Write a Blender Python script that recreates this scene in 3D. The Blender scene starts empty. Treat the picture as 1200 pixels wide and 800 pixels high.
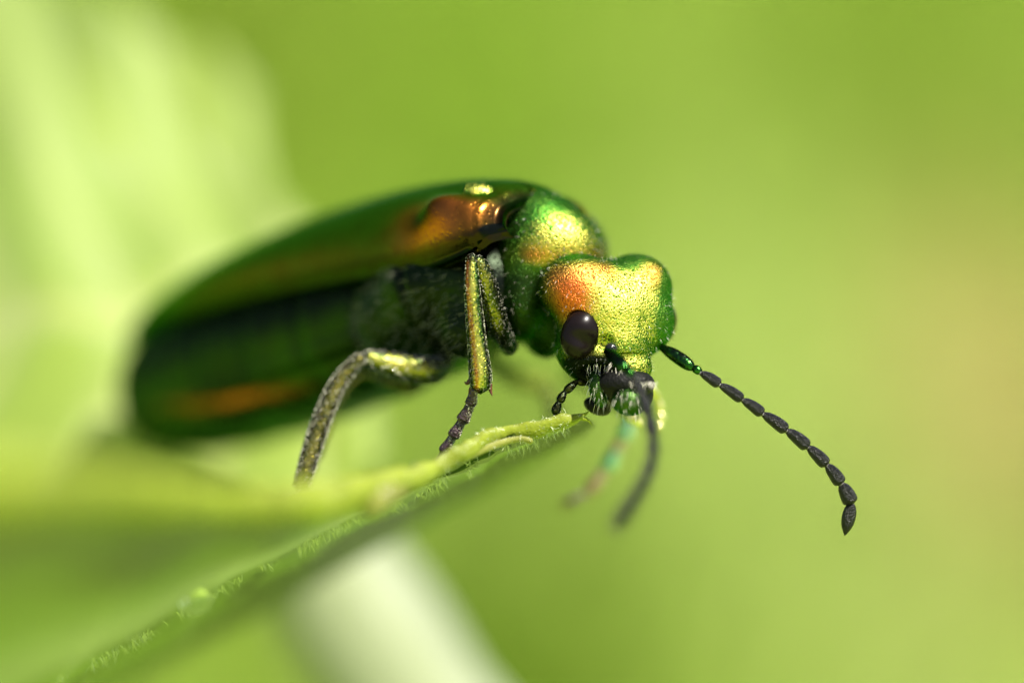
import bpy, math, random
import numpy as np
from mathutils import Vector, Matrix
random.seed(7); RNG = np.random.default_rng(7)
scene = bpy.context.scene

# ---------------------------------------------------------------- camera, sky, sun, exposure
# scale: 1 unit = 2 mm of the real place
DIST = 40.0                      # camera to plane of focus
PITCH = math.radians(8)
CR = np.array([[1, 0, 0],
               [0, math.cos(PITCH), math.sin(PITCH)],
               [0, -math.sin(PITCH), math.cos(PITCH)]])   # columns: right, forward, up
cam_d = bpy.data.cameras.new('camera'); cam = bpy.data.objects.new('camera', cam_d)
scene.collection.objects.link(cam); scene.camera = cam
cam.location = Vector(CR @ np.array([0, -DIST, 0]))
cam.rotation_euler = (math.radians(90) - PITCH, 0, 0)
cam_d.sensor_width = 36; cam_d.lens = 120
cam_d.clip_start = 0.5; cam_d.clip_end = 20000
cam_d.dof.use_dof = True; cam_d.dof.focus_distance = DIST
cam_d.dof.aperture_fstop = 0.12 / (2 * 1.75)
cam_d.dof.aperture_blades = 0

SUN_DIR = Vector((0.40, -0.28, 0.85)).normalized()        # towards the sun
world = bpy.data.worlds.new('World'); scene.world = world; world.use_nodes = True
wn = world.node_tree.nodes; wl = world.node_tree.links
bg = wn['Background']; sky = wn.new('ShaderNodeTexSky'); sky.sky_type = 'NISHITA'; sky.sun_disc = False
sky.sun_elevation = math.asin(SUN_DIR.z)
sky.sun_rotation = math.atan2(SUN_DIR.x, SUN_DIR.y)
sky.dust_density = 2.0
wl.new(sky.outputs[0], bg.inputs[0]); bg.inputs[1].default_value = 0.06
sd = bpy.data.lights.new('sun', 'SUN'); sd.energy = 4.9; sd.angle = math.radians(0.5); sd.color = (1, 0.95, 0.86)
so = bpy.data.objects.new('sun', sd); scene.collection.objects.link(so)
so.rotation_euler = SUN_DIR.to_track_quat('Z', 'Y').to_euler(); so.location = (20, -10, 60)
scene.view_settings.view_transform = 'Standard'; scene.view_settings.look = 'None'
scene.view_settings.exposure = 1.0; scene.view_settings.gamma = 1
scene.cycles.use_denoising = True
scene.cycles.denoising_input_passes = 'RGB'
scene.cycles.max_bounces = 8
scene.cycles.sample_clamp_indirect = 4.0

# ---------------------------------------------------------------- helpers
def CP(px, py, d=0.0):
    """photo pixel and depth behind the plane of focus -> camera-aligned coordinates"""
    k = (DIST + d) / DIST
    return np.array([(px - 600) / 100 * k, d, (400 - py) / 100 * k])
def CW(v): return np.asarray(v, float) @ CR.T             # camera-aligned -> world
col = scene.collection

def thing(name, label, cat, loc=(0, 0, 0), group=None):
    o = bpy.data.objects.new(name, None); col.objects.link(o); o.location = Vector(loc)
    o.empty_display_size = 0.3
    o['label'] = label; o['category'] = cat
    if group: o['group'] = group
    return o
def origin_of(parent):
    v = Vector((0, 0, 0))
    while parent is not None: v += parent.location; parent = parent.parent
    return v
def obj(name, verts, faces, mat, parent=None, attrs=None, smooth=True, cspace=True, base=None):
    """verts in camera-aligned (or world) coordinates -> ONE mesh object"""
    w = CW(verts) if cspace else np.asarray(verts, float)
    org = np.array(origin_of(parent))
    loc = np.array((0., 0., 0.))
    if base is not None: loc = np.array(base) - org
    w = w - org - loc
    me = bpy.data.meshes.new(name); me.from_pydata(w.tolist(), [], [list(map(int, f)) for f in faces])
    if smooth: me.polygons.foreach_set('use_smooth', [True] * len(me.polygons))
    for k, a in (attrs or {}).items():
        at = me.attributes.new(k, 'FLOAT', 'POINT'); at.data.foreach_set('value', np.asarray(a, np.float32))
    me.materials.append(mat); me.update()
    o = bpy.data.objects.new(name, me); col.objects.link(o); o.location = Vector(loc)
    if parent is not None: o.parent = parent
    return o

def icosphere(sub):
    import bmesh
    bm = bmesh.new(); bmesh.ops.create_icosphere(bm, subdivisions=sub, radius=1)
    v = np.array([x.co[:] for x in bm.verts]); f = np.array([[q.index for q in p.verts] for p in bm.faces]); bm.free()
    return v, f
ICO = {}
def ico(s):
    if s not in ICO: ICO[s] = icosphere(s)
    return ICO[s]
def sdf_ell(p, c, r, R=None):
    q = p - np.asarray(c)
    if R is not None: q = q @ R
    r = np.asarray(r); k0 = np.linalg.norm(q / r, axis=-1) + 1e-9; k1 = np.linalg.norm(q / (r * r), axis=-1) + 1e-9
    return k0 * (k0 - 1) / k1
def smin(a, b, k):
    h = np.clip(.5 + .5 * (b - a) / k, 0, 1); return b * (1 - h) + a * h - k * h * (1 - h)
def smax(a, b, k): return -smin(-a, -b, k)
def star(fn, center, sub=5, rmax=2.5):
    """radial surface of an implicit body"""
    d, f = ico(sub); center = np.asarray(center, float)
    rs = np.linspace(0.02, rmax, 90); last = np.full(len(d), rs[0])
    for r in rs:
        v = fn(center + d * r); last = np.where(v < 0, r, last)
    lo = last; hi = last + (rs[1] - rs[0])
    for _ in range(14):
        m = (lo + hi) / 2; v = fn(center + d * m[:, None]); lo = np.where(v < 0, m, lo); hi = np.where(v < 0, hi, m)
    return center + d * lo[:, None], f
def euler(rx, ry, rz):
    return np.array(Matrix.Rotation(rz, 3, 'Z') @ Matrix.Rotation(ry, 3, 'Y') @ Matrix.Rotation(rx, 3, 'X'))
def ellipsoid(c, r, R=None, sub=4):
    v, f = ico(sub); v = v * np.asarray(r)
    if R is not None: v = v @ R.T
    return v + np.asarray(c), f

def catmull(P, n):
    P = np.asarray(P, float); out = []
    Q = np.vstack([2 * P[0] - P[1], P, 2 * P[-1] - P[-2]])
    for i in range(len(P) - 1):
        p0, p1, p2, p3 = Q[i:i + 4]
        for t in np.linspace(0, 1, n, endpoint=False):
            out.append(.5 * ((2 * p1) + (-p0 + p2) * t + (2 * p0 - 5 * p1 + 4 * p2 - p3) * t * t + (-p0 + 3 * p1 - 3 * p2 + p3) * t ** 3))
    out.append(P[-1]); return np.array(out)
def tube(path, radii, n=16, flat=1.0, flat_dir=(0, 1, 0), lump=0.0, smooth_n=6):
    """tapered closed tube; path rows x,y,z; flat squeezes the section along flat_dir"""
    P = catmull(np.column_stack([path, radii]), smooth_n); C = P[:, :3]; R = np.maximum(P[:, 3], 1e-4)
    T = np.gradient(C, axis=0); T /= np.linalg.norm(T, axis=1)[:, None]
    fd = np.asarray(flat_dir, float); V = []; F = []
    for i in range(len(C)):
        a = np.cross(T[i], fd); a /= np.linalg.norm(a) + 1e-9; b = np.cross(a, T[i])
        for j in range(n):
            th = 2 * math.pi * j / n
            r = R[i] * (1 + lump * RNG.normal())
            V.append(C[i] + r * (math.cos(th) * a + flat * math.sin(th) * b))
    m = len(C)
    for i in range(m - 1):
        for j in range(n):
            F.append([i * n + j, i * n + (j + 1) % n, (i + 1) * n + (j + 1) % n, (i + 1) * n + j])
    V.append(C[0] - T[0] * R[0] * .6); V.append(C[-1] + T[-1] * R[-1] * .6)
    for j in range(n):
        F.append([j, m * n, (j + 1) % n]); F.append([(m - 1) * n + j, (m - 1) * n + (j + 1) % n, m * n + 1])
    return np.array(V), F
def join(parts):
    V = []; F = []; k = 0
    for v, f in parts:
        V.append(np.asarray(v)); F += [[int(a) + k for a in q] for q in f]; k += len(v)
    return np.vstack(V), F
def vnormals(V, F):
    N = np.zeros_like(V)
    for q in F:
        n = np.cross(V[q[1]] - V[q[0]], V[q[2]] - V[q[0]])
        for a in q: N[a] += n
    return N / (np.linalg.norm(N, axis=1)[:, None] + 1e-12)
def sample_surface(V, F, n, keep=None):
    """random points and outward normals on a mesh"""
    F3 = []
    for q in F:
        F3.append(q[:3])
        if len(q) == 4: F3.append([q[0], q[2], q[3]])
    F3 = np.array(F3); a, b, c = V[F3[:, 0]], V[F3[:, 1]], V[F3[:, 2]]
    N = np.cross(b - a, c - a); A = np.linalg.norm(N, axis=1); N = N / (A[:, None] + 1e-12)
    if keep is not None: A = A * keep((a + b + c) / 3)
    i = RNG.choice(len(F3), n, p=A / A.sum()); u = RNG.random((n, 1)); v = RNG.random((n, 1)); s = (u + v) > 1
    u = np.where(s, 1 - u, u); v = np.where(s, 1 - v, v)
    return a[i] + u * (b[i] - a[i]) + v * (c[i] - a[i]), N[i]
def hairs(P, N, length, rad, lean=(0, 0, 0), jitter=.35, bend=.3):
    """fine tapered bristles, three-sided, one bend each"""
    n = len(P); L = length * (0.55 + .9 * RNG.random((n, 1)))
    D = N + np.asarray(lean) + jitter * RNG.normal(size=(n, 3)); D /= np.linalg.norm(D, axis=1)[:, None]
    D2 = D + bend * (RNG.normal(size=(n, 3)) * .5 + np.asarray(lean)); D2 /= np.linalg.norm(D2, axis=1)[:, None]
    A = np.cross(D, RNG.normal(size=(n, 3))); A /= np.linalg.norm(A, axis=1)[:, None]; B = np.cross(D, A)
    V = np.zeros((n, 7, 3)); base = P - D * rad
    mid = P + D * L * .5; tip = mid + D2 * L * .5
    for k in range(3):
        th = 2 * math.pi * k / 3; o = (math.cos(th) * A + math.sin(th) * B) * rad
        V[:, k] = base + o; V[:, 3 + k] = mid + o * .65
    V[:, 6] = tip
    f = np.array([[0, 1, 4, 3], [1, 2, 5, 4], [2, 0, 3, 5]]); g = np.array([[3, 4, 6], [4, 5, 6], [5, 3, 6]])
    k = np.arange(n)[:, None, None] * 7
    F = (f[None] + k).reshape(-1, 4).tolist() + (g[None] + k).reshape(-1, 3).tolist()
    return V.reshape(-1, 3), F

# ---------------------------------------------------------------- materials
class NT:
    def __init__(s, name):
        s.m = bpy.data.materials.new(name); s.m.use_nodes = True; s.t = s.m.node_tree; s.n = s.t.nodes; s.l = s.t.links
        s.b = s.n['Principled BSDF']; s.out = s.n['Material Output']
    def add(s, typ, **kw):
        q = s.n.new(typ)
        for k, v in kw.items():
            if k.startswith('i_'): q.inputs[k[2:].replace('_', ' ')].default_value = v
            else: setattr(q, k, v)
        return q
    def link(s, a, b): s.l.new(a, b)
    def ramp(s, fac, stops, interp='LINEAR'):
        r = s.add('ShaderNodeValToRGB'); e = r.color_ramp.elements; r.color_ramp.interpolation = interp
        while len(e) < len(stops): e.new(.5)
        for x, (p, c) in zip(e, stops): x.position = p; x.color = (*c, 1) if len(c) == 3 else c
        if fac is not None: s.link(fac, r.inputs[0])
        return r.outputs[0]
    def mix(s, fac, a, b):
        r = s.add('ShaderNodeMix', data_type='RGBA')
        for sock, v in ((r.inputs[0], fac), (r.inputs[6], a), (r.inputs[7], b)):
            if hasattr(v, 'links'): s.link(v, sock)
            elif isinstance(v, tuple): sock.default_value = (*v, 1)
            else: sock.default_value = v
        return r.outputs[2]
    def math(s, op, a, b=0.0, c=None):
        r = s.add('ShaderNodeMath', operation=op)
        for i, v in enumerate((a, b, c)):
            if v is None: continue
            if hasattr(v, 'links'): s.link(v, r.inputs[i])
            else: r.inputs[i].default_value = v
        return r.outputs[0]
    def attr(s, name): return s.add('ShaderNodeAttribute', attribute_name=name).outputs['Fac']
    def coord(s): return s.add('ShaderNodeTexCoord').outputs['Object']

GREEN = (0.06, 0.30, 0.03); GOLD = (0.86, 0.70, 0.10); COPPER = (0.78, 0.17, 0.04); LIME = (0.42, 0.58, 0.05)
def cuticle(name, pit=34, strength=.55, rough=.3, stops=None, metal=.95, grain=.28, copper=COPPER, pitdark=0.):
    """iridescent beetle shell: structural colour runs from gold face-on to green at grazing angles"""
    t = NT(name); co = t.coord()
    vo = t.add('ShaderNodeTexVoronoi', feature='F1'); vo.inputs['Scale'].default_value = pit; t.link(co, vo.inputs['Vector'])
    no = t.add('ShaderNodeTexNoise'); no.inputs['Scale'].default_value = pit * .9; no.inputs['Detail'].default_value = 6; no.inputs['Roughness'].default_value = .7; t.link(co, no.inputs['Vector'])
    pits = t.ramp(vo.outputs['Distance'], [(0, (0, 0, 0)), (.32, (.85, .85, .85)), (.6, (1, 1, 1))])
    h = t.math('ADD', pits, t.math('MULTIPLY', no.outputs[0], .4))
    bp = t.add('ShaderNodeBump'); bp.inputs['Strength'].default_value = strength; bp.inputs['Distance'].default_value = .02; t.link(h, bp.inputs['Height'])
    lw = t.add('ShaderNodeLayerWeight'); lw.inputs['Blend'].default_value = .5; t.link(bp.outputs[0], lw.inputs['Normal'])
    n2 = t.add('ShaderNodeTexNoise'); n2.inputs['Scale'].default_value = pit * .8; n2.inputs['Detail'].default_value = 3; t.link(co, n2.inputs['Vector'])
    vc = t.add('ShaderNodeTexVoronoi', feature='F1'); vc.inputs['Scale'].default_value = pit * 1.25; t.link(co, vc.inputs['Vector'])
    sc_ = t.add('ShaderNodeSeparateColor'); t.link(vc.outputs['Color'], sc_.inputs[0])
    fac = t.math('ADD', lw.outputs['Facing'], t.math('MULTIPLY', t.math('SUBTRACT', n2.outputs[0], .5), .35))
    fac = t.math('ADD', fac, t.math('MULTIPLY', t.math('SUBTRACT', sc_.outputs[0], .5), grain))
    n4 = t.add('ShaderNodeTexNoise'); n4.inputs['Scale'].default_value = 3.2; n4.inputs['Detail'].default_value = 3; t.link(co, n4.inputs['Vector'])
    fac = t.math('ADD', fac, t.math('MULTIPLY', t.math('SUBTRACT', n4.outputs[0], .47), .45))
    base = t.ramp(fac, stops or [(0, (.83, .66, .11)), (.12, (.74, .74, .15)), (.25, (.56, .60, .07)), (.36, (.10, .26, .03)), (.48, (.03, .12, .015)), (1, (.015, .09, .015))])
    if pitdark: base = t.mix(t.ramp(vo.outputs['Distance'], [(.12, (pitdark,) * 3), (.42, (0, 0, 0))]), base, (.03, .09, .01))
    base = t.mix(t.attr('copper'), base, copper)
    base = t.mix(t.attr('green'), base, (.035, .16, .018))
    base = t.mix(t.attr('black'), base, (.010, .012, .010))
    t.link(base, t.b.inputs['Base Color']); t.link(bp.outputs[0], t.b.inputs['Normal'])
    t.b.inputs['Metallic'].default_value = metal; t.b.inputs['Specular Tint'].default_value = (.35, .62, .12, 1)
    r = t.math('MULTIPLY_ADD', no.outputs[0], .25, rough - .12); t.link(r, t.b.inputs['Roughness'])
    return t.m
def simple(name, colr, rough=.5, metal=0.0, bump=0, scale=30, var=0, coat=0, trans=0):
    t = NT(name); co = t.coord()
    no = t.add('ShaderNodeTexNoise'); no.inputs['Scale'].default_value = scale; no.inputs['Detail'].default_value = 5; t.link(co, no.inputs['Vector'])
    c2 = tuple(min(1, x * (1 + var)) for x in colr); c1 = tuple(x * (1 - var * .6) for x in colr)
    t.link(t.ramp(no.outputs[0], [(.35, c1), (.65, c2)]), t.b.inputs['Base Color'])
    t.b.inputs['Roughness'].default_value = rough; t.b.inputs['Metallic'].default_value = metal
    if coat: t.b.inputs['Coat Weight'].default_value = coat
    if trans: t.b.inputs['Transmission Weight'].default_value = trans
    if bump:
        bp = t.add('ShaderNodeBump'); bp.inputs['Strength'].default_value = bump; bp.inputs['Distance'].default_value = .02
        vo = t.add('ShaderNodeTexVoronoi'); vo.inputs['Scale'].default_value = scale * 1.4; t.link(co, vo.inputs['Vector'])
        t.link(t.math('ADD', no.outputs[0], vo.outputs[0]), bp.inputs['Height']); t.link(bp.outputs[0], t.b.inputs['Normal'])
    return t.m
def leafy(name, top, through, mixf=.5, scale=.6, var=.25, gloss=.12, veins=None):
    """thin plant tissue: diffuse on the lit side, light glowing through on the other"""
    t = NT(name); co = t.coord()
    no = t.add('ShaderNodeTexNoise'); no.inputs['Scale'].default_value = scale; no.inputs['Detail'].default_value = 4; t.link(co, no.inputs['Vector'])
    f = t.ramp(no.outputs[0], [(.3, (0, 0, 0)), (.7, (1, 1, 1))])
    def tone(c, k): return tuple(min(1, x * k) for x in c)
    ca = t.mix(f, tone(top, 1 - var), tone(top, 1 + var)); cb = t.mix(f, tone(through, 1 - var), tone(through, 1 + var))
    if veins:
        v = t.attr('vein'); ca = t.mix(v, ca, veins); cb = t.mix(v, cb, veins)
    bp = t.add('ShaderNodeBump'); bp.inputs['Strength'].default_value = .4; bp.inputs['Distance'].default_value = .05
    n2 = t.add('ShaderNodeTexNoise'); n2.inputs['Scale'].default_value = scale * 12; n2.inputs['Detail'].default_value = 5; t.link(co, n2.inputs['Vector']); t.link(n2.outputs[0], bp.inputs['Height'])
    d = t.add('ShaderNodeBsdfDiffuse'); tr = t.add('ShaderNodeBsdfTranslucent'); mx = t.add('ShaderNodeMixShader'); mx.inputs[0].default_value = mixf
    t.link(ca, d.inputs[0]); t.link(cb, tr.inputs[0]); t.link(bp.outputs[0], d.inputs['Normal']); t.link(bp.outputs[0], tr.inputs['Normal'])
    t.link(d.outputs[0], mx.inputs[1]); t.link(tr.outputs[0], mx.inputs[2])
    g = t.add('ShaderNodeBsdfGlossy'); g.inputs['Roughness'].default_value = .38; t.link(bp.outputs[0], g.inputs['Normal'])
    m2 = t.add('ShaderNodeMixShader'); fr = t.add('ShaderNodeFresnel'); fr.inputs[0].default_value = 1.35
    t.link(t.math('MULTIPLY', fr.outputs[0], gloss * 4), m2.inputs[0]); t.link(mx.outputs[0], m2.inputs[1]); t.link(g.outputs[0], m2.inputs[2])
    t.n.remove(t.b); t.link(m2.outputs[0], t.out.inputs[0])
    return t.m

M_head = cuticle('head_cuticle', pit=40, strength=1.0, grain=.45, rough=.36, pitdark=.75)
M_pron = cuticle('pronotum_cuticle', pit=32, strength=.9, grain=.55, rough=.34, pitdark=.7)
M_ely = cuticle('elytron_cuticle', copper=(.62, .17, .03), pit=14, strength=.25, rough=.24, metal=.95,
                grain=.05, stops=[(0, (.09, .06, .006)), (.3, (.07, .09, .005)), (.5, (.08, .19, .01)), (1, (.08, .26, .012))])
M_body = cuticle('abdomen_cuticle', pit=16, strength=.5, rough=.3, metal=.8,
                 stops=[(0, (.05, .085, .012)), (.5, (.032, .095, .008)), (1, (.022, .085, .008))])
M_leg = cuticle('leg_cuticle', pit=30, strength=.5, rough=.3, grain=.15,
                stops=[(0, (.85, .72, .12)), (.07, (.5, .48, .07)), (.18, (.10, .15, .03)), (.34, (.035, .04, .025)), (1, (.02, .02, .015))])
M_green = cuticle('mouth_cuticle', pit=34, strength=.6, rough=.32, stops=[(0, (.10, .20, .03)), (.3, (.04, .12, .02)), (1, (.01, .05, .01))])
M_black = simple('antenna_black', (.0045, .004, .005), .34, 0, bump=.8, scale=42, var=.4)
M_black.node_tree.nodes['Principled BSDF'].inputs['Specular IOR Level'].default_value = .36
M_scape = cuticle('scape_cuticle', pit=26, strength=.3, rough=.2, stops=[(0, (.04, .16, .02)), (.18, (.02, .07, .02)), (.35, (.015, .02, .015)), (1, (.01, .01, .01))])
M_joint = simple('joint_membrane', (.20, .18, .18), .3, 0, var=.2)
M_eye = simple('eye_black', (.008, .005, .005), .27, 0, bump=.03, scale=90, var=.2)
M_eye.node_tree.nodes['Principled BSDF'].inputs['Specular IOR Level'].default_value = .18
M_shiny = simple('glossy_black', (.012, .012, .012), .16, 0)
M_mand = simple('mandible_black', (.006, .006, .005), .5, 0, bump=.4, scale=20)
M_mand.node_tree.nodes['Principled BSDF'].inputs['Specular IOR Level'].default_value = .15
M_claw = simple('claw_brown', (.10, .03, .02), .3, 0, var=.3)
M_tarsus = simple('tarsus_brown', (.07, .045, .045), .3, .5, bump=.5, scale=22, var=.6)
M_fartars = simple('far_tarsus', (.22, .13, .09), .35, .4, bump=.3, scale=12, var=.4)
M_teal = simple('teal_sheen', (.22, .70, .52), .22, .95, bump=.05, scale=12)
M_hairW = simple('pale_bristle', (.85, .80, .66), .25, 0, coat=.5)
M_hairD = simple('dark_bristle', (.06, .055, .045), .3, 0)
M_hairG = simple('grey_bristle', (.30, .29, .22), .3, 0)
M_hairL = simple('leaf_bristle', (.62, .68, .42), .35, 0)
M_membr = simple('wing_membrane', (.012, .012, .010), .6, 0, bump=.4, scale=6)
M_palp = simple('pale_palp', (.65, .62, .25), .25, .5, bump=.3, scale=12, var=.2)
M_leaf = leafy('leaf_tissue', (.060, .105, .018), (.078, .165, .006), .55, scale=.9, var=.42, gloss=.05, veins=(.26, .35, .10))  # same leaf as the margin; blade shade is put into this darker, blotchier green
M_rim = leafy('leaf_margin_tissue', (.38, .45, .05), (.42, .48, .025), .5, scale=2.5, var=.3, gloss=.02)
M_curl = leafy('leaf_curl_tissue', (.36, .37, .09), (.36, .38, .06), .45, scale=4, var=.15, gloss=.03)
M_bleaf = leafy('far_leaf_tissue', (.28, .37, .075), (.25, .34, .028), .4, scale=.16, var=.14, gloss=.03, veins=(.44, .48, .18))
M_stem = leafy('pale_stem_tissue', (.32, .36, .21), (.28, .32, .14), .25, scale=.2, var=.08, gloss=.06)

# ---------------------------------------------------------------- ground and the meadow bank behind
G0 = -46.0
def terrain(x, y):
    r = np.clip((y - 150) / 260, 0, 1); s = r * r * (3 - 2 * r)
    return G0 + 60 * s + 2.2 * np.sin(x * .031 + 1) * np.cos(y * .027) + 1.0 * np.sin(x * .09 + y * .07)
gx = np.concatenate([np.linspace(-6000, -420, 14), np.linspace(-400, 400, 101), np.linspace(420, 6000, 14)])
gy = np.concatenate([np.linspace(-6000, -220, 14), np.linspace(-200, 640, 106), np.linspace(660, 7000, 14)])
X, Y = np.meshgrid(gx, gy); Z = terrain(X, Y)
nx, ny = len(gx), len(gy)
F = [[j * nx + i, j * nx + i + 1, (j + 1) * nx + i + 1, (j + 1) * nx + i] for j in range(ny - 1) for i in range(nx - 1)]
def meadow_material(name, gain):
    t = NT(name)
    geo = t.add('ShaderNodeNewGeometry'); sep = t.add('ShaderNodeSeparateXYZ'); t.link(geo.outputs['Position'], sep.inputs[0])
    no = t.add('ShaderNodeTexNoise'); no.inputs['Scale'].default_value = .03; no.inputs['Detail'].default_value = 2; t.link(geo.outputs['Position'], no.inputs['Vector'])
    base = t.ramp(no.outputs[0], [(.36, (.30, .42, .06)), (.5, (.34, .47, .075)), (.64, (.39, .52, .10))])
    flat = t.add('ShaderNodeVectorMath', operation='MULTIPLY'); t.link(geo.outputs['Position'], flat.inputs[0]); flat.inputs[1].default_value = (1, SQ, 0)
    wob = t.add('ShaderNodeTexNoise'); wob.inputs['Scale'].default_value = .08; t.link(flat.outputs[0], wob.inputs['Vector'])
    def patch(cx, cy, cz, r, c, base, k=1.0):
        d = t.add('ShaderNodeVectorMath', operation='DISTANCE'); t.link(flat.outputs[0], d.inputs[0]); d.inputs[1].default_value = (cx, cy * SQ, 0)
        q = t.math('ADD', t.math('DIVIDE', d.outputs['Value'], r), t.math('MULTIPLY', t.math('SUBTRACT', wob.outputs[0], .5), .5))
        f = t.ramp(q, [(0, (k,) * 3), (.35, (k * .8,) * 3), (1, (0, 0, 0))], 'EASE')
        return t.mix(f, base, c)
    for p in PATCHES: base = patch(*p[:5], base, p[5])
    n3 = t.add('ShaderNodeTexNoise'); n3.inputs['Scale'].default_value = .35; n3.inputs['Detail'].default_value = 5; t.link(geo.outputs['Position'], n3.inputs['Vector'])
    base = t.mix(t.ramp(n3.outputs[0], [(.35, (0, 0, 0)), (.65, (.35,) * 3)]), base, (.10, .16, .02))
    d = t.add('ShaderNodeBsdfDiffuse'); tr = t.add('ShaderNodeBsdfTranslucent'); mx = t.add('ShaderNodeMixShader'); mx.inputs[0].default_value = gain
    t.link(base, d.inputs[0]); t.link(base, tr.inputs[0]); t.link(d.outputs[0], mx.inputs[1]); t.link(tr.outputs[0], mx.inputs[2])
    t.n.remove(t.b); t.link(mx.outputs[0], t.out.inputs[0]); return t.m
def on_bank(px, py):
    """where the view ray through a photo pixel meets the ground"""
    o = CW([0, -DIST, 0]); d = CW(CP(px, py, 0)) - o; d /= np.linalg.norm(d)
    for s in np.arange(60, 3000, 1.0):
        p = o + d * s
        if p[2] < terrain(p[0], p[1]) + 9: return p
    return o + d * 1500
SQ = .25
def spot(px, py, rpx, c, k):
    p = on_bank(px, py); return (float(p[0]), float(p[1]), 0., float(np.linalg.norm(p) * rpx / 4000), c, k)
DEEP = (.12, .21, .008); PALE = (.50, .60, .19)
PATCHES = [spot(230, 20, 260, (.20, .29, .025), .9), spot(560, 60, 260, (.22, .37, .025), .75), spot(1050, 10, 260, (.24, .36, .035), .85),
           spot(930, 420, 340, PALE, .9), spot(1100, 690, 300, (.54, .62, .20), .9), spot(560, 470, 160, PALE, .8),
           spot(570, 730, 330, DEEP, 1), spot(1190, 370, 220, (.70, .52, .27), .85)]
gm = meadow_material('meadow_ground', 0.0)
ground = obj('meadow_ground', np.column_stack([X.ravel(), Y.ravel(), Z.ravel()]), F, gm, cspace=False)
ground['kind'] = 'structure'; ground['label'] = 'sunny green meadow rising behind the beetle, far out of focus'
# grass: curved blades in one mass
nb = 26000
bx = RNG.uniform(-170, 170, nb); by = RNG.uniform(60, 520, nb); bz = terrain(bx, by) - 1
hh = RNG.uniform(7, 20, nb) * np.where(by < 150, .8, 1); ang = RNG.uniform(0, 2 * math.pi, nb); ww = RNG.uniform(.5, 1.3, nb)
ax = np.cos(ang); ay = np.sin(ang); lean = RNG.uniform(.1, .7, nb); la = RNG.uniform(0, 2 * math.pi, nb)
V = np.zeros((nb, 5, 3))
for k, (t_, wd) in enumerate(((0, 1), (0, -1), (.55, .8), (.55, -.8), (1, 0))):
    V[:, k, 0] = bx + ax * ww * wd * .5 + np.cos(la) * lean * hh * t_ * t_
    V[:, k, 1] = by + ay * ww * wd * .5 + np.sin(la) * lean * hh * t_ * t_
    V[:, k, 2] = bz + hh * t_ * (1 - .25 * lean * t_)
kk = np.arange(nb)[:, None] * 5
F = (np.array([[0, 1, 3, 2]]) + kk).tolist() + (np.array([[2, 3, 4]]) + kk).tolist()
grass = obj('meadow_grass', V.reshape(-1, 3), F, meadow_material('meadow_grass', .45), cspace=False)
grass['kind'] = 'stuff'; grass['label'] = 'blurred yellow-green grass of the meadow behind the beetle'; grass['category'] = 'grass'

# ---------------------------------------------------------------- big pale leaf far behind on the left, and the pale stem
def leaf_grid(rails, n, m, edge_wave=0, wav=9, vein_n=9):
    """rails: list of polylines (same count of points); n samples along, m across"""
    R = [catmull(r, n) for r in rails]; R = np.array(R)              # rails x along x 3
    nal = R.shape[1]; cols = []
    for i in range(nal): cols.append(catmull(R[:, i], m))
    G = np.array(cols); na, nc = G.shape[:2]
    u = np.linspace(0, 1, na)[:, None]; v = np.linspace(0, 1, nc)[None, :]
    F = [[i * nc + j, i * nc + j + 1, (i + 1) * nc + j + 1, (i + 1) * nc + j] for i in range(na - 1) for j in range(nc - 1)]
    return G, F, u, v
bl = thing('large_leaf', 'large pale yellow-green leaf, completely out of focus behind the beetle at the left edge', 'leaf', CW(CP(-150, 560, 18)))
Zb = 9
rails = [
    [CP(-250, 660, 6.5), CP(-60, 655, 6.5), CP(150, 640, 6.5), CP(330, 610, 6.5), CP(420, 570, 7), CP(450, 530, 7.5)],
    [CP(-250, 520, 7.5), CP(-60, 520, 7.5), CP(120, 510, 7.5), CP(280, 480, 8), CP(380, 430, 8), CP(430, 390, 8.5)],
    [CP(-250, 380, 9), CP(-60, 380, 9), CP(100, 370, 8.5), CP(220, 340, 9), CP(310, 300, 9.5), CP(362, 262, 10)],
    [CP(-250, 170, 12), CP(-60, 170, 12), CP(60, 190, 11), CP(160, 200, 11.5), CP(250, 190, 12), CP(312, 205, 12)],
    [CP(-250, -80, 15), CP(-60, -60, 15), CP(20, -40, 15), CP(120, 0, 13.5), CP(215, 48, 13.5), CP(296, 98, 13)]]
G, F, u, v = leaf_grid(rails, 14, 12)
na, nc = G.shape[:2]
vein = np.exp(-((v - .5) / .02) ** 2) + .8 * np.exp(-(((u * 5 + np.abs(v - .5) * 2.2) % 1 - .5) / .07) ** 2)
G = G + np.stack([0 * vein, .08 * vein + .15 * np.sin(u * 17 + v * 9) * (v - .5), .15 * np.sin(u * 23) * np.ones_like(v)], -1)
sv, sf = tube([CP(-235, 400, 9.2), CP(-420, 430, 10), CP(-620, 800, 12), CP(-690, 4900, 15)], [.2, .4, .6, .9], 16)
obj('leaf_stalk', sv, sf, M_stem, bl)
obj('leaf_blade', G.reshape(-1, 3), F, M_bleaf, bl, {'vein': np.clip(vein, 0, 1).ravel()})
stem = thing('pale_stem', 'thick pale green stem out of focus, slanting behind the leaf below the beetle', 'stem', CW(CP(560, 820, 11)))
path = [CP(280, 500, 11), CP(345, 610, 10.5), CP(405, 715, 10), CP(475, 830, 9.5), CP(590, 1050, 9), CP(720, 1900, 8), CP(780, 4800, 20)]
v_, f_ = tube(path, [.55, .9, 1.22, 1.25, 1.25, 1.3, 1.5], 24)
obj('stem_stalk', v_, f_, M_stem, stem)

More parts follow.
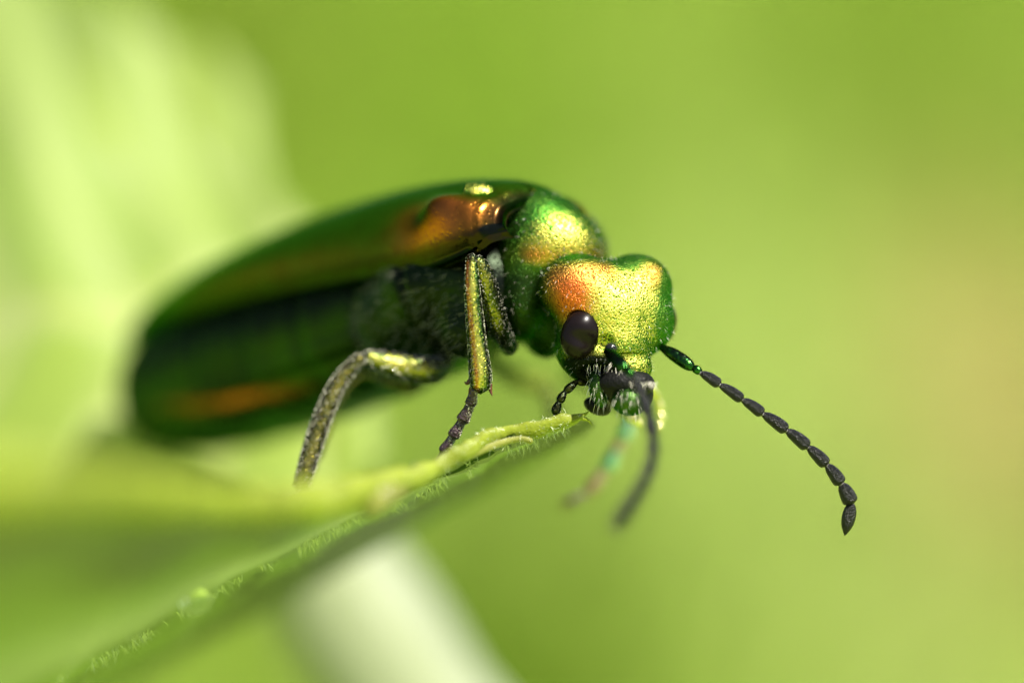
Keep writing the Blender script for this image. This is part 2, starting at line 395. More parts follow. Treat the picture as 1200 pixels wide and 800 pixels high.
# ---------------------------------------------------------------- the leaf the beetle stands on
leaf = thing('leaf', 'hairy green leaf with bright curled edge that the beetle stands on', 'leaf', CW(CP(685, 490, 0)))
near = [CP(686, 488, 0), CP(640, 499, -.10), CP(600, 509, -.2), CP(540, 527, -.6), CP(490, 548, -1.3), CP(430, 570, -2.4), CP(330, 592, -3.8), CP(200, 588, -6.2), CP(60, 575, -8.5), CP(-160, 570, -10)]
m1 = [CP(688, 489, .05), CP(645, 503, .0), CP(606, 517, .0), CP(550, 538, -.15), CP(500, 560, -.4), CP(440, 588, -.9), CP(350, 622, -2.7), CP(240, 645, -4.4), CP(110, 672, -6.4), CP(-90, 710, -8)]
m2 = [CP(691, 491, .3), CP(655, 507, .35), CP(618, 523, .5), CP(560, 548, .4), CP(505, 572, .25), CP(430, 602, .1), CP(330, 650, .05), CP(215, 712, 0), CP(80, 790, 0), CP(-110, 880, -.3)]
m3 = [CP(699, 497, 1.0), CP(676, 515, 2.2), CP(630, 543, 3.0), CP(572, 576, 3.8), CP(508, 610, 4.4), CP(430, 652, 5.0), CP(330, 708, 5.6), CP(215, 768, 6.2), CP(80, 850, 7), CP(-110, 960, 8)]
G, F, u, v = leaf_grid([near, m1, m2, m3], 12, 14)
na, nc = G.shape[:2]
side = np.exp(-(((u * 7 - v * 1.1) % 1 - .5) / .06) ** 2) * .6; mid = .9 * np.exp(-((v - .555) / .085) ** 2) * np.clip(1.2 - abs(u - .7) * 2, 0, 1)
vein = np.clip(side + mid, 0, 1)
G = G + np.stack([0 * vein, -.05 * vein, -.03 * vein + .05 * np.sin(u * 40 + v * 5) * (1 - v) * np.clip(u * 4 - .3, 0, 1)], -1)
LV = G.reshape(-1, 3)
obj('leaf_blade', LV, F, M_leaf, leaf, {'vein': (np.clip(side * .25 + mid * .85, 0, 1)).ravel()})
# thick sunlit curled margin, lumpy where it has been chewed
rp = [CP(682, 487, .0), CP(668, 491, 0), CP(646, 496, -.03), CP(622, 502, -.08), CP(590, 508, -.15), CP(560, 520, -.4), CP(535, 535, -.7), CP(505, 549, -1.05), CP(478, 560, -1.5), CP(440, 567, -2.2), CP(390, 583, -3.0), CP(300, 588, -4.4), CP(200, 578, -6.2), CP(60, 566, -8.5), CP(-160, 560, -10)]
rr = [.05, .075, .085, .095, .08, .10, .085, .10, .13, .12, .21, .17, .20, .22, .22]
rim_v, rim_f = tube(rp, rr, 24, lump=.012, smooth_n=12)
from mathutils import noise
for q in range(len(rim_v)):
    p_ = Vector(rim_v[q]); nz = noise.noise(p_ * 2.3) * .075 + noise.noise(p_ * 6.0 + Vector((9, 2, 5))) * .035
    rim_v[q] += np.array([0, -.3, 1.0]) * nz
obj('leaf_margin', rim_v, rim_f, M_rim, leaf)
cv = [CP(540, 540, -.65), CP(565, 527, -.42), CP(590, 518, -.28), CP(610, 514, -.22), CP(623, 517, -.2)]
c_v, c_f = tube(cv, [.03, .045, .04, .035, .035], 14, lump=.03)
obj('leaf_curl', c_v, c_f, M_curl, leaf)
cv = [CP(478, 566, -1.5), CP(462, 574, -1.8), CP(445, 583, -2.2), CP(432, 596, -2.4)]
c2, f2 = tube(cv, [.08, .12, .15, .12], 14, lump=.03); obj('leaf_curl', c2, f2, M_curl, leaf)
# torn tip
tp = [join([tube([CP(672, 488, 0), CP(684, 486, 0), CP(690, 482, 0)], [.03, .022, .005], 12)]),
      join([tube([CP(676, 490, 0), CP(688, 492, 0), CP(694, 498, 0)], [.026, .016, .005], 12)])]
tv, tf = join(tp); obj('leaf_tip', tv, tf, M_rim, leaf)
# hairs: fringe on the margin, felt on the blade
P1, N1 = sample_surface(rim_v, rim_f, 700, keep=lambda c: (c[:, 0] > -1.5) * (1.0 + 2 * (c[:, 0] > .3)))
P2, N2 = sample_surface(c_v, c_f, 50)
hv, hf = hairs(np.vstack([P1, P2]), np.vstack([N1, N2]), .075, .0048, jitter=.6, bend=1.2)
h = obj('leaf_hair', hv, hf, M_hairL, leaf, smooth=False); h['kind'] = 'stuff'
P1, N1 = sample_surface(LV, F, 800, keep=lambda c: np.exp(-((c[:, 1] - .0) / .35) ** 2) * (np.sin(c[:, 0] * 5) + np.sin(c[:, 0] * 13 + 1) > -.3) + .01)
s_ = np.sign(N1[:, 1:2]) * -1; N1 = N1 * np.where(s_ == 0, 1, s_)
hv, hf = hairs(P1, N1, .12, .0055, lean=(0, 0, -.4), jitter=.6, bend=.9)
h = obj('leaf_hair', hv, hf, M_hairL, leaf, smooth=False); h['kind'] = 'stuff'
sv, sf = tube([CP(-105, 720, -2.5), CP(-210, 745, -2), CP(-420, 860, 3), CP(-640, 1500, 10), CP(-700, 4900, 14)], [.14, .22, .35, .6, .9], 16)
obj('leaf_stalk', sv, sf, M_stem, leaf)
# dew drop
dv, df = ellipsoid(CP(229, 704, -1.1), (.19, .13, .16), None, 4)
tw = NT('water'); tw.b.inputs['Base Color'].default_value = (.96, 1, .97, 1); tw.b.inputs['Roughness'].default_value = .02
tw.b.inputs['IOR'].default_value = 1.33; tw.b.inputs['Transmission Weight'].default_value = 1
dw = obj('dew_drop', dv, df, tw.m, base=CW(CP(229, 704, -1.1)))
dw['label'] = 'small round dew drop clinging to the shaded leaf at lower left'; dw['category'] = 'water drop'

# ---------------------------------------------------------------- the beetle
beetle = thing('beetle', 'metallic green and gold beetle with black beaded antennae clinging to the leaf tip', 'beetle', CW(CP(540, 520, .6)))

# --- body frame: u rearward, s towards the beetle's right side, t up
B0 = np.array([0.0, 1.0, 1.35]); b_ = np.array([-.632, .743, -.217]); b_ /= np.linalg.norm(b_)
s_ax = np.array([-.76, -.65, 0]); s_ax -= b_ * (s_ax @ b_); s_ax /= np.linalg.norm(s_ax)
t_ax = np.cross(s_ax, b_); t_ax *= np.sign(t_ax[2])
def BF(u, s, t): return B0 + np.multiply.outer(u, b_) + np.multiply.outer(s, s_ax) + np.multiply.outer(t, t_ax)
def ip(x, xs, ys):
    """smooth interpolation"""
    xs = np.asarray(xs, float); ys = np.asarray(ys, float); x = np.clip(x, xs[0], xs[-1])
    m = np.gradient(ys, xs); i = np.clip(np.searchsorted(xs, x) - 1, 0, len(xs) - 2)
    h = xs[i + 1] - xs[i]; q = (x - xs[i]) / h
    return (2 * q**3 - 3 * q**2 + 1) * ys[i] + (q**3 - 2 * q**2 + q) * h * m[i] + (-2 * q**3 + 3 * q**2) * ys[i + 1] + (q**3 - q**2) * h * m[i + 1]

def make_elytron(side):
    U = np.concatenate([np.linspace(-.50, -.0, 24), np.linspace(.03, 8.15, 130)]); A = np.linspace(0, 1, 60)
    w = ip(U, [-.50, -.46, -.38, -.18, .1, .8, 2, 4, 5.6, 6.8, 7.6, 8.15], [.56, .80, .93, 1.03, 1.08, 1.10, 1.16, 1.22, 1.14, .88, .50, .10])
    ht = ip(U, [-.50, -.46, -.38, -.18, .1, 1, 2.5, 4.5, 6, 7.2, 8.15], [.22, .34, .44, .56, .65, .84, .97, .98, .86, .64, .42])
    mt = ip(U, [-.50, -.38, -.18, .1, .8, 2, 4, 5.6, 7, 8.15], [-.14, -.24, -.31, -.34, -.31, -.16, .06, .18, .28, .38])
    Um, Am = np.meshgrid(U, A, indexing='ij'); ph = Am * math.pi / 2
    s = w[:, None] * np.sin(ph) ** .95; t = mt[:, None] + (ht - mt)[:, None] * np.cos(ph) ** .85
    # humeral swelling and a slight furrow inside it
    hum = np.exp(-((Um - .05) / .36) ** 2 - ((Am - .68) / .17) ** 2); fur = np.exp(-((Um - .1) / .5) ** 2 - ((Am - .36) / .10) ** 2)
    s = s + .13 * hum; t = t + .14 * hum - .05 * fur
    for c in (.22, .42): t = t + .012 * np.exp(-((Am - c) / .02) ** 2) * np.sin(np.clip(Um / 7.9, 0, 1) * math.pi)
    # margin folds under
    fold = np.clip((Am - .94) / .06, 0, 1); s = s - .10 * fold ** 2; t = t - .05 * fold
    outer = BF(Um, side * s + side * .015, t)
    inner = BF(Um, side * np.maximum(s - .05, 0) + side * .015, t - .05)
    n1, n2 = Um.shape; V = np.vstack([outer.reshape(-1, 3), inner.reshape(-1, 3)]); F = []; k = n1 * n2
    for i in range(n1 - 1):
        for j in range(n2 - 1):
            q = [i * n2 + j, i * n2 + j + 1, (i + 1) * n2 + j + 1, (i + 1) * n2 + j]
            F.append(q); F.append([a + k for a in q[::-1]])
    for i in range(n1 - 1):
        for j in (0, n2 - 1): F.append([i * n2 + j, (i + 1) * n2 + j, (i + 1) * n2 + j + k, i * n2 + j + k])
    for j in range(n2 - 1):
        for i in (0, n1 - 1): F.append([i * n2 + j, i * n2 + j + 1, i * n2 + j + 1 + k, i * n2 + j + k])
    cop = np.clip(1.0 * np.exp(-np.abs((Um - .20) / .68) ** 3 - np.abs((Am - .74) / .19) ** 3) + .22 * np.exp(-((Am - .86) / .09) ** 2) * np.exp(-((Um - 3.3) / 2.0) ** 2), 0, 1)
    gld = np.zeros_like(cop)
    return V, F, {'copper': np.tile(cop.ravel(), 2), 'green': np.tile(gld.ravel(), 2), 'black': np.concatenate([(np.clip((-.42 - Um) / .08, 0, .9) + .8 * np.clip((Am - .90) / .05, 0, 1) + .93 * np.exp(-np.abs((Um - .34) / .40) ** 3 - np.abs((Am - .73) / .10) ** 3)).ravel(), np.ones(k) * .8])}  # dark centre of the copper shoulder is a reflection painted in as black
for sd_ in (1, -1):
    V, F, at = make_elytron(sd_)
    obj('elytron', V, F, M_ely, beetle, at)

# abdomen with ringed segments
U = np.linspace(.9, 7.95, 150); TH = np.linspace(0, 2 * math.pi, 96, endpoint=False)
hw = ip(U, [.9, 1.6, 3, 5, 6.5, 7.5, 7.85, 7.95], [.85, .95, 1.08, 1.12, 1.0, .80, .45, .1])
tc = ip(U, [.9, 2, 4, 6, 7.3, 7.95], [-.55, -.55, -.52, -.48, -.46, -.46]); hh_ = ip(U, [.9, 2, 4, 6, 7, 7.6, 7.87, 7.95], [.80, .88, .98, .98, .88, .70, .4, .1])
ring = np.zeros_like(U)
for c in (2.0, 3.1, 4.2, 5.2, 6.1, 6.9): ring -= .05 * np.exp(-((U - c) / .06) ** 2) - .03 * np.exp(-((U - c + .25) / .22) ** 2)
Um, Tm = np.meshgrid(U, TH, indexing='ij'); e = lambda q: np.sign(q) * np.abs(q) ** .9
fold = -.05 * np.exp(-((Tm - 5.75) / .06) ** 2) + .05 * np.exp(-((Tm - 5.92) / .10) ** 2)
k = (1 + ring)[:, None] + fold
V = BF(Um, hw[:, None] * e(np.cos(Tm)) * k, tc[:, None] + hh_[:, None] * e(np.sin(Tm)) * k)
n1, n2 = Um.shape; F = [[i * n2 + j, i * n2 + (j + 1) % n2, (i + 1) * n2 + (j + 1) % n2, (i + 1) * n2 + j] for i in range(n1 - 1) for j in range(n2)]
V = np.vstack([V.reshape(-1, 3), BF(7.97, 0, -.46)[None], BF(.8, 0, -.5)[None]])
for j in range(n2): F.append([(n1 - 1) * n2 + j, (n1 - 1) * n2 + (j + 1) % n2, n1 * n2]); F.append([j, n1 * n2 + 1, (j + 1) % n2])
cop = np.exp(-((Tm - 5.85 - .14 * (Um - 5.9)) / .085) ** 2) * np.exp(-((Um - 4.7) / 1.35) ** 4) * .8
blk = np.clip(np.exp(-((Tm - 1.3) / 1.15) ** 8) + .6 + .3 * np.sin(Um * 2.1 + 1) * np.sin(Tm * 3), 0, 1) * (1 - cop)
z2 = np.zeros(2); obj('abdomen', V, F, M_body, beetle, {'copper': np.append(cop.ravel(), z2), 'green': np.zeros(len(V)), 'black': np.append(blk.ravel(), z2)})

# thorax (underside plates and leg sockets)
c0 = BF(.7, 0, -.55)
def thorax_f(p):
    d = sdf_ell(p, BF(.9, .0, -.5), (1.15, 1.15, .80))
    d = smin(d, sdf_ell(p, BF(.35, .1, -.75), (.5, .45, .5)), .35)
    d = smin(d, sdf_ell(p, BF(1.6, .55, -.75), (.6, .6, .55)), .25)
    d = smin(d, sdf_ell(p, BF(.35, .65, -1.15), (.28, .28, .36)), .18)
    d = smin(d, sdf_ell(p, BF(1.75, .6, -1.2), (.30, .30, .30)), .18)
    d = smax(d, -(np.abs((p - BF(.85, 0, 0)) @ b_) - .025), .10)
    return d
V, F = star(thorax_f, c0, 6)
th_v, th_f = V, F.tolist()
obj('thorax', V, F, M_body, beetle, {'copper': np.zeros(len(V)), 'green': np.zeros(len(V)), 'black': np.clip(.85 + .12 * np.sin(V[:, 0] * 6 + V[:, 2] * 4) + np.clip((V[:, 0] + .35) / .2, 0, 1), 0, 1)})
# gold bump added on the elytron shoulder to stand for its highlight
V, F = ellipsoid(CP(562, 229, .62), (.24, .22, .16), euler(0, .15, 0), 4); z0 = np.zeros(len(V)); obj('shoulder_gold_bump', V, F, M_pron, beetle, {'copper': z0, 'green': z0, 'black': z0})
V, F = ellipsoid(CP(592, 238, 1.1), (.13, .25, .25), None, 4); sc_v, sc_f = V, F.tolist(); obj('thorax_membrane', V, F, M_membr, beetle)

# pronotum
PC = CP(650, 305, .95)
def pron_f(p):
    d = sdf_ell(p, CP(630, 282, .95), (.52, .60, .62))
    d = smin(d, sdf_ell(p, CP(654, 290, .78), (.50, .48, .46)), .25)
    d = smin(d, sdf_ell(p, CP(660, 300, 1.5), (.56, .5, .60)), .3)
    d = smin(d, sdf_ell(p, CP(612, 345, .85), (.34, .5, .56)), .3)
    d = smin(d, sdf_ell(p, CP(640, 385, 1.2), (.30, .32, .36)), .2)
    groove = sdf_ell(p, CP(672, 243, 1.15), (.5, .06, .12)); d = smax(d, -groove, .12)
    return d
V, F = star(pron_f, PC, 6)
pr_v, pr_f = V, F.tolist()
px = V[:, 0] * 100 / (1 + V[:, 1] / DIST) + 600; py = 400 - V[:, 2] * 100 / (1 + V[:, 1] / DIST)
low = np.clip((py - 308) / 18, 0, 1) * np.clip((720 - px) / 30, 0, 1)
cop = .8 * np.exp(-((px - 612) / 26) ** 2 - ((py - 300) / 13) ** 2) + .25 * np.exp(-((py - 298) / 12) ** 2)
obj('pronotum', V, F, M_pron, beetle, {'copper': np.clip(cop, 0, 1), 'green': np.clip(low + .8 * np.clip((606 - px) / 14, 0, 1) + np.clip((V[:, 1] - 1.15) / .25, 0, 1) + np.clip((238 - py) / 12, 0, 1) + .75 * np.clip(np.hypot((px - 674) / 60, (py - 289) / 40) - .55, 0, 1) * 2.2, 0, 1) * .92, 'black': np.clip(.75 * low + .6 * np.clip((V[:, 1] - 1.15) / .3, 0, 1), 0, 1)})  # green cuticle; the gold patch left clear also paints the highlight's place
V, F = ellipsoid(CP(600, 298, 1.35), (.18, .55, .70), None, 4)
o = obj('pronotum_collar', V, F, M_membr, beetle)
# neck
V, F = ellipsoid(CP(690, 350, .75), (.42, .5, .42), None, 4); obj('neck', V, F, M_membr, beetle)

V, F = ellipsoid(CP(602, 236, 1.35), (.34, .45, .25), None, 4); z0 = np.zeros(len(V)); obj('mesonotum', V, F, M_pron, beetle, {'copper': z0, 'green': z0 + .3, 'black': z0 + .25})
# --- head: local frame a lateral (image right), f forward out of the face, up
YAW = math.radians(24); La = np.array([math.cos(YAW), math.sin(YAW), 0]); Fa = np.array([math.sin(YAW), -math.cos(YAW), 0]); Ua = np.array([0, 0, 1.0])
RH = np.column_stack([La, Fa, Ua]); HC = CP(711, 355, .45)
def HL(a, f, u): return HC + a * La + f * Fa + u * Ua
def inv_h(p): return (p - HC) @ RH
EYE_R = (np.array([-.49, .325, -.365])); EYE_L = (np.array([.735, .06, -.22]))
RE = euler(0, math.radians(24), 0)
def head_f(p):
    q = inv_h(p)
    d = sdf_ell(q, (-.36, -.02, .16), (.47, .50, .42))
    d = smin(d, sdf_ell(q, (.38, -.02, .17), (.44, .50, .42)), .20)
    d = smin(d, sdf_ell(q, (0, .10, -.12), (.60, .52, .52)), .16)
    d = smin(d, sdf_ell(q, (.02, .26, -.50), (.42, .36, .34)), .16)
    d = smin(d, sdf_ell(q, (.42, .14, -.22), (.36, .40, .40)), .14)
    d = smin(d, sdf_ell(q, (-.40, .05, -.50), (.26, .36, .34)), .14)
    d = smin(d, sdf_ell(q, (-.30, .12, -.70), (.22, .30, .26)), .14)
    d = smin(d, sdf_ell(q, (.06, .40, -.76), (.32, .26, .24)), .08)
    d = smin(d, sdf_ell(q, (.03, -.05, .31), (.26, .42, .21)), .10)
    # seam above the clypeus, vertex groove, sockets
    d = smax(d, -sdf_ell(q, (.02, .74, -.62), (.42, .20, .028)), .05)
    d = smax(d, -sdf_ell(q, (.03, .22, .68), (.025, .30, .13)), .08)
    d = smax(d, -sdf_ell(q, EYE_R, (.20, .20, .28)), .035)
    d = smax(d, -sdf_ell(q, (-.30, .62, -.50), (.13, .17, .14)), .05)
    d = smax(d, -sdf_ell(q, (-.38, .52, -.85), (.2, .3, .14)), .06)
    return d
V, F = star(head_f, HC, 7, 1.8)
hd_v, hd_f = V, F
px = V[:, 0] * 100 / (1 + V[:, 1] / DIST) + 600; py = 400 - V[:, 2] * 100 / (1 + V[:, 1] / DIST)
def g2(x, y, sx, sy, p=2): return np.exp(-np.abs((px - x) / sx) ** p - np.abs((py - y) / sy) ** p)
front = np.clip(((V - HC) @ Fa) / .2 + .5, 0, 1)
cop = front * (1.0 * g2(664, 346, 25, 31, 3) + .55 * g2(700, 318, 26, 13) + .30 * g2(688, 350, 14, 28) + .6 * g2(766, 322, 14, 14))
grn = g2(727, 305, 10, 14) + .9 * g2(655, 400, 22, 14) + .8 * g2(782, 350, 8, 60) + .7 * g2(743, 312, 12, 9) + .85 * g2(776, 385, 10, 28) + .6 * g2(748, 407, 40, 7) + .9 * g2(645, 385, 11, 40) + .5 * g2(780, 350, 12, 70) + .85 * np.clip((313 - py) / 11, 0, 1)
blk = 1.2 * g2(708, 430, 30, 17, 3) + 1.1 * g2(670, 434, 24, 20) + g2(690, 432, 18, 10) * .9 + g2(672, 425, 10, 14) * .4 + .8 * g2(767, 460, 12, 8)
obj_head = obj('head', V, F, M_head, beetle, {'copper': np.clip(cop, 0, 1), 'green': np.clip(grn, 0, .9), 'black': np.clip(blk, 0, 1)})
# short fuzz
P1, N1 = sample_surface(V, F.tolist(), 600); 
hv, hf = hairs(P1, N1, .045, .0016, lean=(0, 0, -.5), jitter=.3); h = obj('head_hair', hv, hf, M_hairW, obj_head, smooth=False); h['kind'] = 'stuff'
# eyes
for ec, er, R_ in ((EYE_R, (.235, .21, .305), RE), (EYE_L, (.14, .20, .24), None)):
    v, f = ico(5); v = v * np.array(er)
    v[:, 1] += .10 * 0
    bean = np.exp(-((v[:, 2] + .10) / .10) ** 2) * np.clip(v[:, 1] / .2, 0, 1) * .05; v[:, 0] -= 0 * bean; v[:, 1] -= bean
    if R_ is not None: v = v @ R_.T
    w = HC + (v + ec) @ RH.T
    obj('eye', w, f, M_eye, obj_head)
# antennal socket ball
V, F = ellipsoid(HL(-.26, .66, -.54), (.075, .08, .075), None, 3); obj('antenna_socket', V, F, M_shiny, obj_head)

def beads(path, sizes, mats, parent_name, taper_tip=True, n=18):
    """chain of antennal segments between successive path points"""
    first = None
    for i in range(len(path) - 1):
        a = np.array(path[i]); b = np.array(path[i + 1]); r = sizes[i] * (1 + .04 * RNG.normal()); L = np.linalg.norm(b - a)
        last = i == len(path) - 2
        if i == 0: prof = [(-.05, .5), (.08, .68), (.3, .92), (.65, 1), (.88, .85), (1.0, .5)]
        elif i == 1: prof = [(-.02, .5), (.15, .85), (.5, 1), (.85, .85), (1.0, .5)]
        elif last: prof = [(-.02, .35), (.08, .72), (.25, .96), (.5, 1.0), (.72, .78), (.88, .42), (1.0, .08)]
        else: prof = [(-.04, .36), (.05, .50), (.2, .76), (.5, .96), (.78, 1.03), (.92, .92), (.985, .55)]
        bend = np.array([0, 0, .012]) * (1 if not last else 0)
        pts = [a + (b - a) * t_ + bend * math.sin(max(0, t_) * math.pi) for t_, _ in prof]
        v, f = tube(pts, [r * k for _, k in prof], n, flat=.9, lump=.0, smooth_n=4)
        if i > 0:
            jv, jf = ellipsoid(a, (r * .43,) * 3, None, 2)
        if first is None: first = obj('antenna', v, f, mats[0], beetle)
        else:
            obj('antenna_segment', v, f, mats[min(i, len(mats) - 1)], first)
            obj('antenna_joint', jv, jf, M_joint, first)
        P, N = sample_surface(v, f, int(90 * L / .3)); hv, hf = hairs(P, N, .022, .0018, lean=(b - a) / L * .8, jitter=.25)
        ALLH.append((hv, hf))
    return first
ALLH = []
AR = [(777, 408, .3), (812, 431.5, .1), (821, 437, .06), (843.5, 451, .0), (870, 468.5, 0), (894, 485, 0), (922, 504.5, 0), (947, 524, 0), (969, 545, 0), (986, 567, 0), (998, 590, 0), (990, 627, 0)]
SZ = [.080, .052, .062, .068, .070, .074, .077, .080, .083, .086, .078]
a1 = beads([CP(*p) for p in AR], SZ, [M_scape, M_scape, M_black], 'antenna')
hv, hf = join(ALLH); h = obj('antenna_hair', hv, hf, M_hairD, a1, smooth=False); h['kind'] = 'stuff'
ALLH = []
AL = [(711, 412, -.35), (733, 432, -.75), (741, 440, -.85), (752, 462, -1.15), (760, 486, -1.4), (765, 510, -1.7), (765, 535, -2.0), (758, 558, -2.3), (748, 577, -2.5), (737, 594, -2.7), (728, 607, -2.85), (718, 622, -3.0)]
beads([CP(*p) for p in AL], SZ, [M_scape, M_scape, M_black], 'antenna')

# --- mouthparts
def bristly(name, v, f, mat, n, L, r, keep=None, lean=(0, 0, -1.8), par=None):
    o = obj(name, v, f, mat, par, {'copper': np.zeros(len(v)), 'green': np.zeros(len(v)), 'black': .5 * np.ones(len(v))})
    P, N = sample_surface(np.asarray(v), [list(q) for q in f], n, keep); hv, hf = hairs(P, N, L, r, lean=lean, jitter=.15, bend=.35)
    HM.append((hv, hf)); return o
HM = []
cam_side = lambda c: 1.0 * (c[:, 1] < np.median(c[:, 1]))
v, f = ellipsoid(CP(701, 456, -.02), (.11, .14, .22), euler(0, math.radians(-14), 0), 4); bristly('maxilla', v, f, M_green, 48, .10, .0027, cam_side, par=obj_head)
v, f = ellipsoid(CP(737, 471, -.22), (.21, .16, .16), euler(0, math.radians(12), 0), 4); bristly('labrum', v, f, M_green, 60, .085, .0027, cam_side, par=obj_head)
v, f = join([ellipsoid(CP(700, 476, .25), (.17, .18, .10), euler(0,.4,0), 3), ellipsoid(CP(715, 452, .20), (.16, .25, .26), None, 3), ellipsoid(CP(690, 440, .3), (.12, .2, .12), None, 3)])
obj('mandible', v, f, M_mand, obj_head)
v, f = join([ellipsoid(CP(732, 450, -.02), (.36, .24, .19), None, 3), ellipsoid(CP(750, 462, .15), (.16, .2, .18), None, 3)]); obj('mandible', v, f, M_mand, obj_head)
# clypeus fringe
P = np.array([CP(x, 447 + 3 * random.random(), -.42) for x in np.linspace(738, 770, 34)]); N = np.tile(np.array([0., -.5, -.8]), (34, 1))
HM.append(hairs(P, N, .08, .003, jitter=.2))
P, N = sample_surface(hd_v, hd_f.tolist(), 60, keep=lambda c: 1.0 * ((np.abs(c[:, 0] - 1.1) < .2) & (np.abs(c[:, 2] + .36) < .12) & (c[:, 1] < .3)) + 1e-9); HM.append(hairs(P, N, .12, .0045, lean=(0, 0, -1)))
hv, hf = join(HM); h = obj('mouth_bristle', hv, hf, M_hairW, obj_head, smooth=False); h['kind'] = 'stuff'
# palps
def palp(pts, rad, mat):
    parts = []
    for i in range(len(pts) - 1):
        a = np.array(pts[i]); b = np.array(pts[i + 1])
        parts.append(tube([a, a + (b - a) * .3, a + (b - a) * .75, b], [rad[i] * .6, rad[i] * .95, rad[i] * 1.1, rad[i] * .65], 12, lump=.01, smooth_n=4))
    v, f = join(parts); return v, f
v, f = palp([CP(690, 449, .15), CP(676, 447, .1), CP(662, 459, .05), CP(655, 471, 0), CP(650, 485, 0)], [.040, .046, .048, .052], M_black)
o = obj('palp', v, f, M_leg, obj_head, {'copper': np.zeros(len(v)), 'green': np.zeros(len(v)), 'black': .93 * np.ones(len(v))})
P, N = sample_surface(v, f, 80); hv, hf = hairs(P, N, .035, .0025, lean=(0, 0, -.5)); h = obj('palp_hair', hv, hf, M_hairW, obj_head, smooth=False); h['kind'] = 'stuff'
v, f = palp([CP(764, 455, .6), CP(771, 468, 1.2), CP(773, 482, 1.25), CP(775, 494, 1.25), CP(768, 504, 1.2)], [.05, .055, .055, .045], M_palp)
obj('palp', v, f, M_palp, obj_head)
v, f = ellipsoid(CP(745, 492, .9), (.13, .12, .07), euler(0, .5, 0), 3); obj('labium', v, f, M_palp, obj_head)

# --- legs: leg (femur) > tibia, tarsal segments, claws, spurs, hair
def leg_fade(v, path, b, fade):  # femur blackens towards the body: the shadow there is painted in
    a = CP(*path[0]); c = CP(*path[-1]); t_ = ((v - a) @ (c - a)) / ((c - a) @ (c - a))
    return {'copper': np.zeros(len(v)), 'green': np.zeros(len(v)), 'black': np.clip(b + (1 - b) * np.clip((fade - t_) / .25, 0, 1), 0, 1)}
def leg(femur, fr, tibia, tr, tarsus, tar_r, hair=.04, hn=500, mat=M_leg, tmat=M_tarsus, black=0., flat=1.0, claws=True, spurs=None, stripes=False, bfem=None, hr=.003, fade=0., cop=0.):
    v, f = tube([CP(*p) for p in femur], fr, 18, lump=.008)
    at = lambda v, b=black: {'copper': np.zeros(len(v)), 'green': np.zeros(len(v)), 'black': b * np.ones(len(v))}
    lg = obj('leg', v, f, mat, beetle, leg_fade(v, femur, black * .5 if bfem is None else bfem, fade)); H = []
    P, N = sample_surface(v, f, hn); ax = CP(*femur[-1]) - CP(*femur[0]); ax /= np.linalg.norm(ax); H.append(hairs(P, N, hair, hr, lean=ax * .7))
    v, f = tube([CP(*p) for p in tibia], tr, 20, flat=flat, lump=.008)
    ta = {**at(v), 'copper': cop * np.ones(len(v))}
    if stripes:
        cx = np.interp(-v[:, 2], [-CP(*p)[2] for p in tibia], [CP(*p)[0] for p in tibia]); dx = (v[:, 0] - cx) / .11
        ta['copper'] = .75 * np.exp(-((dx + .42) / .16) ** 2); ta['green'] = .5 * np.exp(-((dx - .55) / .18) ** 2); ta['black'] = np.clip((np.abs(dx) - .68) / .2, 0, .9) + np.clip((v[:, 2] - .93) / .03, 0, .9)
    obj('tibia', v, f, mat, lg, ta); ax = CP(*tibia[-1]) - CP(*tibia[0]); ax /= np.linalg.norm(ax)
    P, N = sample_surface(v, f, int(hn * 1.6)); H.append(hairs(P, N, hair, hr, lean=ax * .5))
    P, N = sample_surface(v, f, int(hn * .8)); kq = np.abs(N[:, 0]) > .75; H.append(hairs(P[kq], N[kq], hair * 1.1, .0055, lean=ax * .8))
    for i in range(len(tarsus) - 1):
        a = CP(*tarsus[i]); b = CP(*tarsus[i + 1]); r = tar_r[i]
        v, f = tube([a - (b - a) * .06, a + (b - a) * .4, a + (b - a) * .85, b], [r * .7, r * .85, r * 1.08, r * .8], 12, lump=.03, smooth_n=4)
        m = tmat[i] if isinstance(tmat, list) else tmat
        obj('tarsal_segment', v, f, m, lg); P, N = sample_surface(v, f, 60); H.append(hairs(P, N, hair * .9, hr, lean=(b - a) * 2))
        if claws: P, N = sample_surface(v, f, 190, keep=lambda c: 1.0 * (c[:, 0] > np.median(c[:, 0]) + r * .3)); H.append(hairs(P, N, .05, .0065, lean=(.3, 0, -.7), jitter=.2))
    if claws and len(tarsus) > 1:
        e = CP(*tarsus[-1]); d = CP(*tarsus[-1]) - CP(*tarsus[-2]); d /= np.linalg.norm(d); sdv = np.cross(d, (0, 1, 0))
        for q in (-1, 1):
            v, f = tube([e, e + d * .05 + sdv * .03 * q, e + d * .08 + sdv * .05 * q + np.array([0, 0, -.05])], [.018, .012, .003], 8); obj('claw', v, f, M_claw, lg)
    for sp in spurs or []:
        v, f = tube([CP(*sp[0]), CP(*sp[1]), CP(*sp[2])], [.03, .02, .003], 8); obj('spur', v, f, M_claw, lg)
    hv, hf = join(H); h = obj('leg_hair', hv, hf, M_hairW, lg, smooth=False); h['kind'] = 'stuff'
    return lg
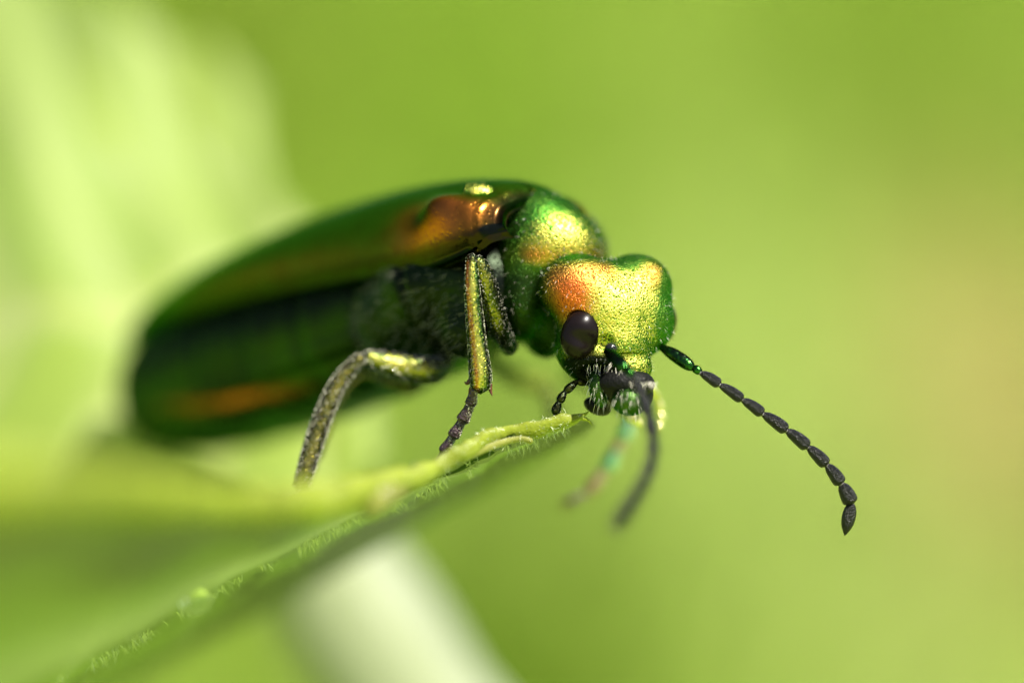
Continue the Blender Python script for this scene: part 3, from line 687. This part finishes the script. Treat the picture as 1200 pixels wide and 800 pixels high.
# right front leg: knee high, tibia straight down in focus
leg([(598, 408, .7), (586, 388, .40), (574, 350, .22), (565, 318, .12), (557, 303, .08)], [.10, .13, .14, .12, .08],
    [(553, 300, .05), (553, 330, 0), (556, 370, 0), (560, 410, 0), (563, 440, 0), (563, 455, 0)], [.065, .09, .105, .118, .138, .12],
    [(556, 456, 0), (551, 475, .05), (541, 494, .1), (530, 512, .12), (519, 530, .15), (513, 546, .15)], [.065, .075, .07, .065, .05], hair=.03, hn=1000, fade=.5, bfem=.6, stripes=True,
    spurs=[((574, 450, 0), (575, 458, 0), (577, 464, -.02)), ((551, 446, 0), (547, 449, 0), (544, 447, 0)), ((554, 452, 0), (551, 457, 0), (549, 461, 0))])
# right middle leg: femur towards camera-left, shaggy tibia down to the leaf
leg([(530, 400, 2.6), (515, 430, 1.3), (500, 434, .9), (470, 430, .85), (445, 424, .8), (428, 419, .75)], [.16, .15, .17, .165, .14, .10],
    [(424, 419, .7), (408, 434, .7), (392, 457, .65), (378, 490, .6), (366, 525, .55), (358, 552, .5), (353, 572, .5)], [.08, .10, .11, .12, .12, .11, .10],
    [(353, 572, .5), (345, 588, .3), (330, 600, .2)], [.05, .04], hair=.05, hn=1300, black=.6, claws=False, hr=.006, fade=.38, cop=.08)
# right hind leg, partly hidden behind the middle one
leg([(520, 420, 2.8), (495, 445, 2.2), (480, 455, 1.9), (456, 449, 1.7)], [.12, .08, .08, .07],
    [(456, 449, 1.7), (425, 440, 1.8), (398, 470, 1.7), (372, 535, 1.6)], [.05, .05, .05, .05],
    [(372, 535, 1.6), (355, 590, 1.4)], [.04], hair=.06, hn=200, black=.2, claws=False)
# left front leg: tarsus dangling beyond the leaf tip, out of focus
leg([(690, 400, 2.4), (690, 420, 3.6), (672, 440, 4.4)], [.12, .11, .09],
    [(672, 440, 4.4), (705, 460, 3.6), (738, 484, 2.8)], [.06, .06, .06],
    [(738, 492, 2.5), (731, 512, 2.5), (722, 528, 2.5), (712, 547, 2.5), (690, 577, 2.5), (664, 590, 2.5)], [.085, .07, .085, .075, .055], hair=.05, hn=150, mat=M_leg, black=.6,
    tmat=[M_teal, M_fartars, M_teal, M_fartars, M_tarsus])
# left middle leg beyond the body, only its foot near the leaf
leg([(560, 410, 3.6), (600, 440, 4.2), (640, 452, 4.4)], [.13, .12, .09],
    [(640, 452, 4.4), (648, 470, 4.2), (652, 500, 3.8)], [.07, .08, .08],
    [(652, 500, 3.8), (640, 530, 3.5)], [.05], hair=.05, hn=120, tmat=M_fartars, claws=False)

# pale setae on thorax flank and pronotum
P, N = sample_surface(th_v, th_f, 2600, keep=lambda c: 1.0 * (c[:, 1] < 1.9)); hv, hf = hairs(P, N, .11, .0022, lean=b_ * 1.6 + np.array([0, 0, -.5]), jitter=.2)
P, N = sample_surface(pr_v, pr_f, 700); h2, f2 = hairs(P, N, .05, .003, lean=(0, 0, -.4))
hv, hf = join([(hv, hf), (h2, f2)]); h = obj('body_hair', hv, hf, M_hairG, beetle, smooth=False); h['kind'] = 'stuff'
